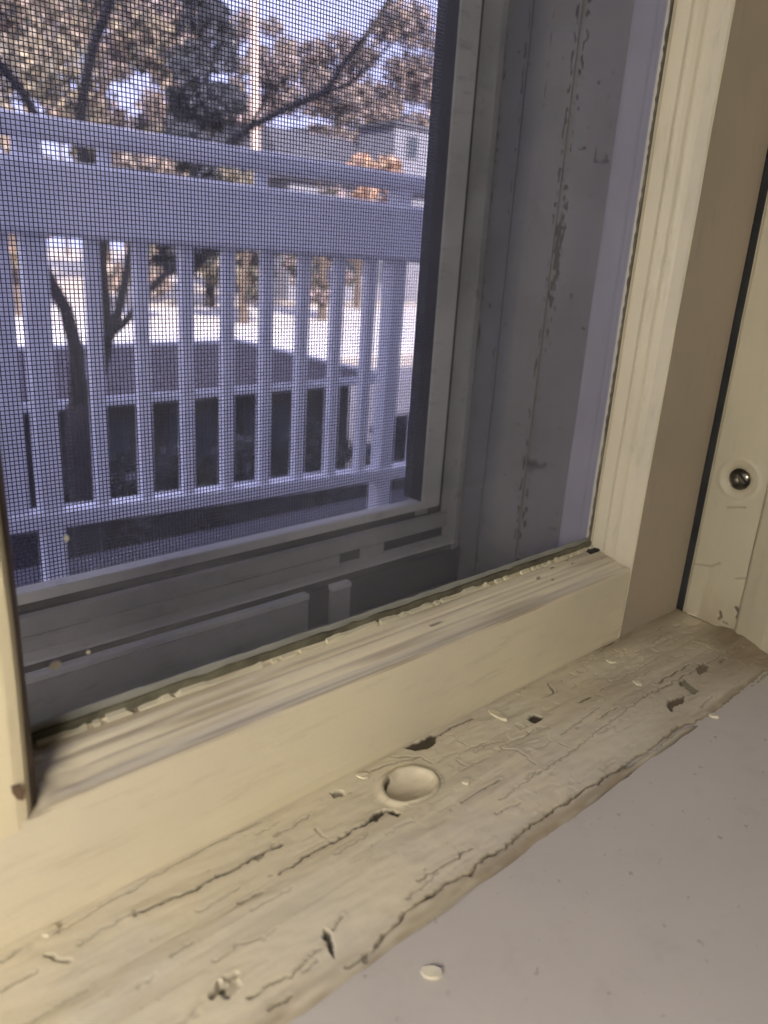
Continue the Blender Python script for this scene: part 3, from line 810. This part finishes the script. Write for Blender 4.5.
# ------------------------------------------------------------------ floor lamp that lights the room, left behind the viewer
lamp = tag(empty('floor_lamp', (-0.22, -0.10, FZ)), 'brass floor lamp with a bare opal globe left of the window', 'lamp')
M_brass = plain('lamp_brass', (0.5, 0.36, 0.16), 0.35, metallic=1.0)
lathe('base', [(0, 0), (.13, 0), (.13, .012), (.05, .03), (.012, .04), (.012, .05), (0, .05)], M_brass, lamp)
lathe('pole', [(0, .05), (.011, .05), (.011, 0.89), (.03, 0.91), (.03, 0.945), (0, 0.945)], M_brass, lamp)
mg = bpy.data.materials.new('lit_opal_globe'); mg.use_nodes = True
bs = mg.node_tree.nodes['Principled BSDF']; bs.inputs['Base Color'].default_value = (.9, .87, .8, 1)
bs.inputs['Emission Color'].default_value = (1.0, 0.91, 0.80, 1); bs.inputs['Emission Strength'].default_value = LAMP_POWER
lathe('globe', [(.0001, 0.945)] + [(.075 * math.sin(t), 1.02 - .075 * math.cos(t)) for t in np.linspace(.2, math.pi - .001, 16)], mg, lamp)

# ------------------------------------------------------------------ porch railing outside
M_white = plain('white_railing_paint', (0.78, 0.78, 0.82), 0.5, (0.72, 0.72, 0.77), 6.0)
M_deck = plain('grey_deck_paint', (0.10, 0.095, 0.11), 0.8, (0.07, 0.068, 0.08), 4.0, spec=0.1)
th = math.radians(-4.0); D = 2.0
railing = empty('porch_railing', (0, 0, 0))
tag(railing, 'white wooden porch railing with square balusters and a deep top beam', 'railing')
U = Vector((math.cos(th), math.sin(th), -0.030)).normalized(); Nn = Vector((-math.sin(th), math.cos(th), 0))
railing.matrix_world = Matrix((( U.x, Nn.x, 0, Nn.x * D), (U.y, Nn.y, 0, Nn.y * D), (U.z, Nn.z, 1, 0), (0, 0, 0, 1)))
UL, UR = -1.4, 4.2
def zz(s): return s * D + 0.030 * 0.25 * D      # heights measured near the left end
box('top_rail', (UL, UR, 0.00, 0.09, zz(.0965), zz(.1195)), M_white, railing, .010, 3)
box('beam', (UL, UR, -0.02, 0.07, zz(-.010), zz(.0745)), M_white, railing, .014, 3)
box('bottom_rail', (UL, UR, -0.005, 0.055, zz(-.372), zz(-.350)), M_white, railing, .004)
DZ = zz(-.472)
def Uat(s): return s * D
posts = [.257, .806]
for pu in (posts[0] - .549 * 2, posts[0] - .549, posts[0], posts[1], posts[1] + .549, posts[1] + .549 * 2):
    box('post', (Uat(pu) - .027, Uat(pu) + .027, 0.0, 0.06, DZ, zz(.0965)), M_white, railing, .003)
bal = None
ks = [.2215] + [.324 + .0617 * i for i in range(8)]
for b0 in (-.549 * 2, -.549, 0, .549, 1.098):
    for s in ks[(0 if b0 == 0 else 1):]:
        u = Uat(s + b0)
        if bal is None:
            bal = box('baluster', (-.0165, .0165, 0.008, 0.042, zz(-.352), zz(-.008)), M_white, railing, .002)
            bal.location = (u, 0, 0)
        else:
            o = bal.copy(); link(o, railing); o.location = (u, 0, 0)
for s in (.345, .56):
    box('spacer_block', (Uat(s) - .012, Uat(s) + .012, 0.01, .05, zz(.074), zz(.097)), M_white, railing)

deck = tag(empty('floor_porch'), 'grey painted porch floor boards outside the window', kind='structure')
me0 = None; yk = 0.34
while yk < 2.22:
    if me0 is None:
        p0 = box('plank', (-2.6, 4.4, 0, 0.108, -0.03, 0), M_deck, deck, .003); me0 = p0; o = p0
    else:
        o = p0.copy(); link(o, deck)
    o.location = (0, yk, DZ - 0.02); yk += 0.112
tag(box('trim_9', (-2.6, 4.4, 0.32, 2.18, DZ - 0.30, DZ - 0.055), M_deck), 'timber edge of the porch floor', kind='structure')

# ------------------------------------------------------------------ grounds
GZ0 = -3.4
M_ground = plain('pale_dry_ground', (0.66, 0.60, 0.54), 0.9, (0.52, 0.44, 0.34), 0.25, bump=0.3, bscale=3)
M_road = plain('pale_concrete_drive', (0.78, 0.74, 0.71), 0.9, (0.72, 0.68, 0.65), 0.4)
tag(mesh_obj('floor_ground', [(-80, 0.3, GZ0), (160, 0.3, GZ0), (160, 190, GZ0), (-80, 190, GZ0)], [(0, 1, 2, 3)], M_ground), 'dry pale ground around the house', kind='structure')
tag(box('floor_drive', (-40, 120, 20, 38, GZ0, GZ0 + .03), M_road), 'broad sunlit concrete drive beyond the garage', kind='structure')

M_darklayer = plain('dark_ground_layer', (0.035, 0.03, 0.03), 0.95, (0.02, 0.018, 0.02), 2.0, spec=0.1)  # dark layer added over the pale ground to darken it
tag(box('floor_dark_layer', (-20, 40, 0.31, 9.2, GZ0, GZ0 + .05), M_darklayer), 'dark ground layer between house and garage', kind='structure')
# low garage with a brown hipped roof just below
M_shingle = plain('brown_roof_shingles', (0.115, 0.095, 0.105), 0.9, (0.08, 0.066, 0.075), 5.0, bump=0.4, bscale=14)
M_gwall = plain('dark_garage_boards', (0.06, 0.052, 0.055), 0.8, (0.035, 0.03, 0.034), 3.0)
M_trim = plain('white_gutter', (0.62, 0.62, 0.66), 0.6)
M_pane = plain('dark_window_pane', (0.06, 0.07, 0.09), 0.15)
gar = tag(empty('garage', (3, 11, GZ0)), 'low garage with brown hipped roof and white gutter below the porch', 'garage')
def gbox(nm, b, mat, par=gar, bev=0):
    x0, x1, y0, y1_, z0, z1_ = b
    return box(nm, (x0 - 3, x1 - 3, y0 - 11, y1_ - 11, z0 - GZ0, z1_ - GZ0), mat, par, bev)
gbox('wall', (-3.6, 7.7, 9.3, 13.1, GZ0, -1.95), M_gwall)
ex0, ex1, ey0, ey1, ez, rx0, rx1, ry, rz = -4.0, 8.1, 9.0, 13.4, -1.86, -1.6, 6.87, 11.2, -1.565
Vg = [(ex0, ey0, ez), (ex1, ey0, ez), (ex1, ey1, ez), (ex0, ey1, ez), (rx0, ry, rz), (rx1, ry, rz)]
Vg = [(x - 3, y - 11, z - GZ0) for x, y, z in Vg]
mesh_obj('roof', Vg, [(0, 1, 5, 4), (1, 2, 5), (2, 3, 4, 5), (3, 0, 4), (0, 3, 2, 1)], M_shingle, gar)
gbox('gutter', (ex0, ex1, ey0 - .09, ey0, ez - .08, ez + .01), M_trim)
def bar(nm, a, b, w, mat, par):
    V = []; F = []; tube(V, F, [a, b], [w, w], 6); return mesh_obj(nm, V, F, mat, par)
bar('ridge_cap', (rx0 - 3, ry - 11, rz - GZ0 + .02), (rx1 - 3, ry - 11, rz - GZ0 + .02), .05, M_trim, gar)
bar('hip_cap', (rx1 - 3, ry - 11, rz - GZ0 + .02), (ex1 - 3, ey0 - 11, ez - GZ0 + .02), .045, M_trim, gar)
for i, wx in enumerate((3.3, 4.5, 5.7)):
    w = gbox('window', (wx, wx + .8, 9.24, 9.32, -2.95, -2.15), M_gwall)
    gbox('pane', (wx + .06, wx + .74, 9.22, 9.26, -2.89, -2.21), M_pane, w)

# neighbouring pale house with dormer, far right
M_house = plain('siding_with_shade_colour', (0.21, 0.21, 0.25), 0.7, (0.18, 0.18, 0.22), 1.0)  # dark grey-lavender stands in for shade on pale siding
M_roofg = plain('grey_house_roof', (0.09, 0.09, 0.11), 0.8, (0.07, 0.07, 0.09), 1.0)
hs = tag(empty('neighbour_house', (36, 46, GZ0)), 'pale neighbouring house with grey roof and a small pale dormer among the trees', 'house')
def hb(nm, b, mat, par=hs):
    return box(nm, (b[0] - 36, b[1] - 36, b[2] - 46, b[3] - 46, b[4] - GZ0, b[5] - GZ0), mat, par)
hb('wall', (29.5, 47, 42.3, 52, GZ0, 4.0), M_house)
rv = [(28.8, 41.6, 3.9), (47.8, 41.6, 3.9), (47.8, 52.8, 3.9), (28.8, 52.8, 3.9), (31, 47.2, 7.4), (45.5, 47.2, 7.4)]
mesh_obj('roof', [(x - 36, y - 46, z - GZ0) for x, y, z in rv], [(0, 1, 5, 4), (1, 2, 5), (2, 3, 4, 5), (3, 0, 4), (0, 3, 2, 1)], M_roofg, hs)
dm = hb('dormer', (37.9, 41.4, 42.2, 46, 4.6, 8.0), M_house)
hb('dormer_roof', (37.6, 41.7, 41.9, 46.5, 8.0, 8.25), M_roofg, dm)
dw = hb('dormer_window', (38.9, 40.0, 42.1, 42.25, 6.1, 7.6), M_house, dm)
for (a, c, zc) in ((31, 32.2, .8), (34, 35.2, .8), (37, 38.2, .8), (40.5, 41.7, .8), (31, 32.2, -2.2), (34, 35.2, -2.2), (37, 38.2, -2.2)):
    w = hb('window', (a, c, 42.2, 42.35, zc, zc + 1.6), M_house); hb('pane', (a + .1, c - .1, 42.15, 42.3, zc + .1, zc + 1.5), M_pane, w)
hb('dormer_pane', (39.0, 39.9, 42.05, 42.2, 6.2, 7.5), M_pane, dm)

# parked car-sized things are not readable through the mesh; the trees are
def leaf_mat(name):
    m, nt, N, L, B = new_mat(name)
    a = N.new('ShaderNodeAttribute'); a.attribute_name = 'leaf_colour'
    L.new(a.outputs['Color'], B.inputs['Base Color']); B.inputs['Roughness'].default_value = 0.75
    B.inputs['Specular IOR Level'].default_value = 0.2
    return m
M_leaf = leaf_mat('autumn_leaves')
M_bark = plain('dark_bark', (0.045, 0.036, 0.038), 0.95, (0.025, 0.02, 0.022), 6.0)
M_bark2 = plain('grey_brown_bark', (0.13, 0.10, 0.085), 0.95, (0.08, 0.06, 0.05), 3.0)

def foliage(name, parent, centres, sizes, n, leaf, palette, r):
    cen = np.array(centres); sz = np.array(sizes)
    k = r.choice(len(cen), n, p=(sz ** 2) / (sz ** 2).sum())
    d = r.normal(size=(n, 3)); d /= np.linalg.norm(d, axis=1)[:, None]
    p = cen[k] + d * (sz[k] * r.random(n) ** 0.45)[:, None] * np.array([1, 1, .75])
    a = r.normal(size=(n, 3)); a /= np.linalg.norm(a, axis=1)[:, None]
    b = np.cross(a, r.normal(size=(n, 3))); b /= np.linalg.norm(b, axis=1)[:, None]
    s = leaf * r.uniform(.6, 1.3, n)[:, None]
    V = np.stack([p - a * s, p + b * s * .55, p + a * s, p - b * s * .55], 1).reshape(-1, 3)
    F = np.arange(n * 4).reshape(n, 4)
    pal = np.array(palette); c = pal[r.integers(0, len(pal), n)] * r.uniform(.75, 1.5, (n, 1))
    me = bpy.data.meshes.new(name)
    me.vertices.add(n * 4); me.vertices.foreach_set('co', V.astype(np.float32).ravel())
    me.loops.add(n * 4); me.loops.foreach_set('vertex_index', F.astype(np.int32).ravel())
    me.polygons.add(n)
    me.polygons.foreach_set('loop_start', np.arange(0, n * 4, 4, dtype=np.int32)); me.polygons.foreach_set('loop_total', np.full(n, 4, dtype=np.int32))
    me.update()
    at = me.attributes.new('leaf_colour', 'FLOAT_COLOR', 'POINT')
    at.data.foreach_set('color', np.repeat(np.concatenate([c, np.ones((n, 1))], 1), 4, 0).astype(np.float32).ravel())
    me.materials.append(M_leaf)
    o = link(bpy.data.objects.new(name, me), parent); o['kind'] = 'stuff'
    return o

def broad_tree(label, x, y, h, spread, n, leaf, palette, seed, bare=0.25, trunk=.25, clumps=16, name='leafy_tree'):
    r = np.random.default_rng(seed)
    t = tag(empty(name, (x, y, GZ0)), label, 'tree', 'trees beyond the drive')
    V = []; F = []
    pts = [(0, 0, 0), (.1 * r.normal(), .1 * r.normal(), h * .3), (.2 * r.normal(), .2 * r.normal(), h * .6), (.2 * r.normal(), 0, h * .9)]
    tube(V, F, pts, [trunk, trunk * .8, trunk * .5, trunk * .15], 8)
    mesh_obj('trunk', V, F, M_bark2, t)
    cen = []; sz = []
    for i in range(clumps):
        z = h * (bare + (1 - bare) * r.random()); rad = spread * math.sin(math.pi * min(.98, max(.08, (z / h - bare * .7) / (1.05 - bare * .7)))) ** .6
        a = r.uniform(0, 2 * math.pi); q = rad * math.sqrt(r.random())
        c = (q * math.cos(a), q * math.sin(a), z); cen.append(c); sz.append(spread * r.uniform(.22, .42))
        V = []; F = []
        b0 = Vector((0, 0, max(h * .2, z - q * .8))); tube(V, F, [b0, (Vector(c) + b0) / 2 + Vector((0, 0, .2)), c], [trunk * .3, trunk * .2, .02], 5)
        mesh_obj('branch', V, F, M_bark2, t)
    foliage('foliage', t, cen, sz, n, leaf, palette, r)

def conifer(label, x, y, h, spread, n, leaf, palette, seed):
    r = np.random.default_rng(seed)
    t = tag(empty('conifer', (x, y, GZ0)), label, 'tree', 'trees beyond the drive')
    V = []; F = []; tube(V, F, [(0, 0, 0), (0, 0, h)], [.3, .04], 8); mesh_obj('trunk', V, F, M_bark, t)
    cen = []; sz = []
    for i in range(46):
        u = r.random(); z = h * (.12 + .86 * u); rad = spread * (1 - u * .92); a = r.uniform(0, 2 * math.pi)
        q = rad * r.uniform(.4, 1)
        c = (q * math.cos(a), q * math.sin(a), z - q * .25); cen.append(c); sz.append(.35 + .32 * rad)
        V = []; F = []; tube(V, F, [(0, 0, z + .2), c], [.06, .02], 5); mesh_obj('branch', V, F, M_bark, t)
    foliage('foliage', t, cen, sz, n, leaf, palette, r)

OL = [(.18, .15, .105), (.22, .185, .135), (.12, .11, .09), (.25, .21, .17), (.08, .075, .075)]
BR = [(.21, .16, .135), (.26, .20, .17), (.15, .115, .10), (.28, .235, .21), (.09, .075, .08)]
OR = [(.38, .23, .15), (.34, .21, .16), (.29, .19, .15), (.42, .31, .23)]
PK = [(.29, .23, .23), (.22, .17, .18), (.34, .28, .27)]
DK = [(.035, .038, .052), (.05, .052, .068), (.025, .028, .038)]
DG = [(.055, .056, .05), (.08, .075, .06), (.04, .042, .042)]
def at(r, y): return r * y
broad_tree('yellow-olive leafy tree at the far left of the view', at(.275, 46), 46, 19, 5.6, 9000, .26, OL, 1, clumps=26)
broad_tree('brown-leaved tree right of the bare dark branch', at(.42, 57), 57, 22, 5.8, 8500, .30, BR + OL[:2] + DG, 2, clumps=26)
conifer('dark blue-grey conifer in the middle of the view', at(.565, 38), 38, 17, 4.2, 9000, .28, DK, 3)
broad_tree('pinkish bare-looking tree right of the conifer', at(.665, 74), 74, 21, 5.4, 8000, .28, PK + BR[:1] + DK, 4, clumps=22)
broad_tree('thin sunlit brown tree with bright sky behind it', at(.785, 60), 60, 20, 5.2, 7500, .26, BR + PK + DK, 5, clumps=22)
broad_tree('orange-brown tree in front of the neighbouring house', at(.835, 37), 37, 9.0, 2.7, 3000, .22, OR, 6, bare=.2)
broad_tree('tall sparse brown tree above the house roof', at(.93, 72), 72, 29, 7.0, 8000, .36, BR + PK + DK, 7, bare=.35, clumps=24)
broad_tree('dark green undergrowth tree left of the house', at(.765, 31), 31, 7.2, 2.1, 3000, .22, DG + PK, 8, bare=.12)
broad_tree('grey-brown tree filling the gap left of the conifer', at(.485, 68), 68, 22, 5.0, 6000, .30, PK + BR + DK, 12, clumps=24)
broad_tree('low russet tree under the conifer', at(.46, 31), 31, 6.4, 2.2, 2800, .22, BR + DG[:1], 9, bare=.2)
broad_tree('low golden tree at the left edge of the drive', at(.31, 34), 34, 6.2, 2.4, 2400, .22, OL + OR[:1], 10, bare=.3)
broad_tree('low olive tree beside the conifer foot', at(.62, 30), 30, 6.0, 2.0, 2400, .22, OL + DG, 11, bare=.2)
for k, (rr, yy, hh, sp, lab) in enumerate([(.20, 100, 36, 7, 'leftmost hazy tree of the back row'), (.37, 122, 43, 9, 'hazy olive tree of the back row behind the brown-leaved tree'),
        (.50, 98, 35, 7, 'hazy tree of the back row left of the conifer'), (.64, 124, 38, 8, 'hazy tree of the back row behind the pale trunk'),
        (.78, 100, 27, 7, 'hazy low tree of the back row behind the thin brown tree'), (.98, 125, 38, 8, 'rightmost hazy tree of the back row')]):
    broad_tree(lab, at(rr, yy), yy, hh, sp, 7500, .42, PK + OL + DK[:2] + BR[:1], 60 + k, bare=.2, clumps=26)
# pale straight trunk right of the conifer
pt = tag(empty('pale_trunk_tree', (at(.638, 44), 44, GZ0)), 'pale straight tree trunk right of the dark conifer', 'tree', 'trees beyond the drive')
V = []; F = []; tube(V, F, [(0, 0, 0), (.05, 0, 8), (-.1, 0, 18)], [.36, .3, .18], 8)
mesh_obj('trunk', V, F, plain('pale_bark', (.55, .45, .40), .9, (.42, .34, .30), 1.5), pt)

# bare dark tree close to the porch
TY = 5.6
bt = tag(empty('bare_tree', (.372 * TY, TY, GZ0)), 'bare dark tree with forked trunk just beyond the railing', 'tree')
def bp(p, dy=0.0):
    q = on_y(p, TY + dy); return (q[0] - .372 * TY, q[1] - TY, q[2] - GZ0)
V = []; F = []
base = bp((86, 510)); tube(V, F, [(base[0], 0, 0), base, bp((80, 450)), bp((78, 405))], [.13, .10, .095, .085], 10)
mesh_obj('trunk', V, F, M_bark, bt, True)
def limb(pts, w, dys=None):
    V = []; F = []; n = len(pts)
    tube(V, F, [bp(p, (dys[i] if dys else 0.06 * i)) for i, p in enumerate(pts)], [w[0] + (w[1] - w[0]) * i / (n - 1) for i in range(n)], 8)
    mesh_obj('branch', V, F, M_bark, bt, True)
limb([(78, 412), (76, 350), (66, 310), (52, 285), (36, 250), (22, 236)], (.058, .034))
limb([(80, 410), (100, 370), (106, 345), (104, 300), (100, 262), (104, 235), (82, 150), (80, 112), (92, 50), (110, 0), (116, -40)], (.058, .030))
limb([(106, 345), (116, 320), (124, 285), (130, 250), (134, 236)], (.04, .022))
limb([(108, 338), (125, 322), (142, 300), (160, 278), (178, 266), (182, 240), (196, 168), (220, 150), (250, 127), (290, 107), (325, 92), (345, 62), (378, 20), (400, -20)], (.028, .030))
limb([(325, 92), (350, 84), (395, 40)], (.02, .01))
limb([(22, 236), (30, 160), (36, 116), (22, 92), (8, 74), (-14, 50)], (.034, .03))
limb([(80, 112), (66, 96), (74, 70)], (.015, .006))
limb([(250, 127), (270, 90), (262, 50)], (.014, .006))

# dark shrubs under the railing, in front of the garage wall
def shrub(label, x, y, h, w, seed, pal):
    r = np.random.default_rng(seed)
    t = tag(empty('shrub', (x, y, GZ0)), label, 'shrub', 'dark shrubs below the porch')
    cen = []; sz = []
    V = []; F = []
    for i in range(9):
        c = (w * r.uniform(-.7, .7), w * r.uniform(-.5, .5), h * r.uniform(.25, .85)); cen.append(c); sz.append(w * r.uniform(.35, .55))
        tube(V, F, [(0, 0, 0), c], [.03, .01], 5)
    mesh_obj('stem', V, F, M_bark, t)
    foliage('foliage', t, cen, sz, 1500, .07, pal, r)
SP = [(.035, .04, .04), (.055, .055, .06), (.03, .03, .035), (.09, .09, .10)]
for i, (x, y, h, w, lab) in enumerate([(1.2, 7.3, 1.25, .62, 'leftmost dark shrub below the porch, behind the thick post'), (2.9, 7.6, 1.35, .66, 'dark shrub below the porch right of the bare tree'),
                                       (4.5, 7.9, 1.2, .6, 'dark shrub below the porch in the middle of the railing view'), (6.0, 7.7, 1.3, .6, 'dark shrub below the porch towards the right end of the garage'), (7.5, 8.0, 1.2, .6, 'rightmost dark shrub below the porch near the garage corner')]):
    shrub(lab, x, y, h, w, 40 + i, SP)
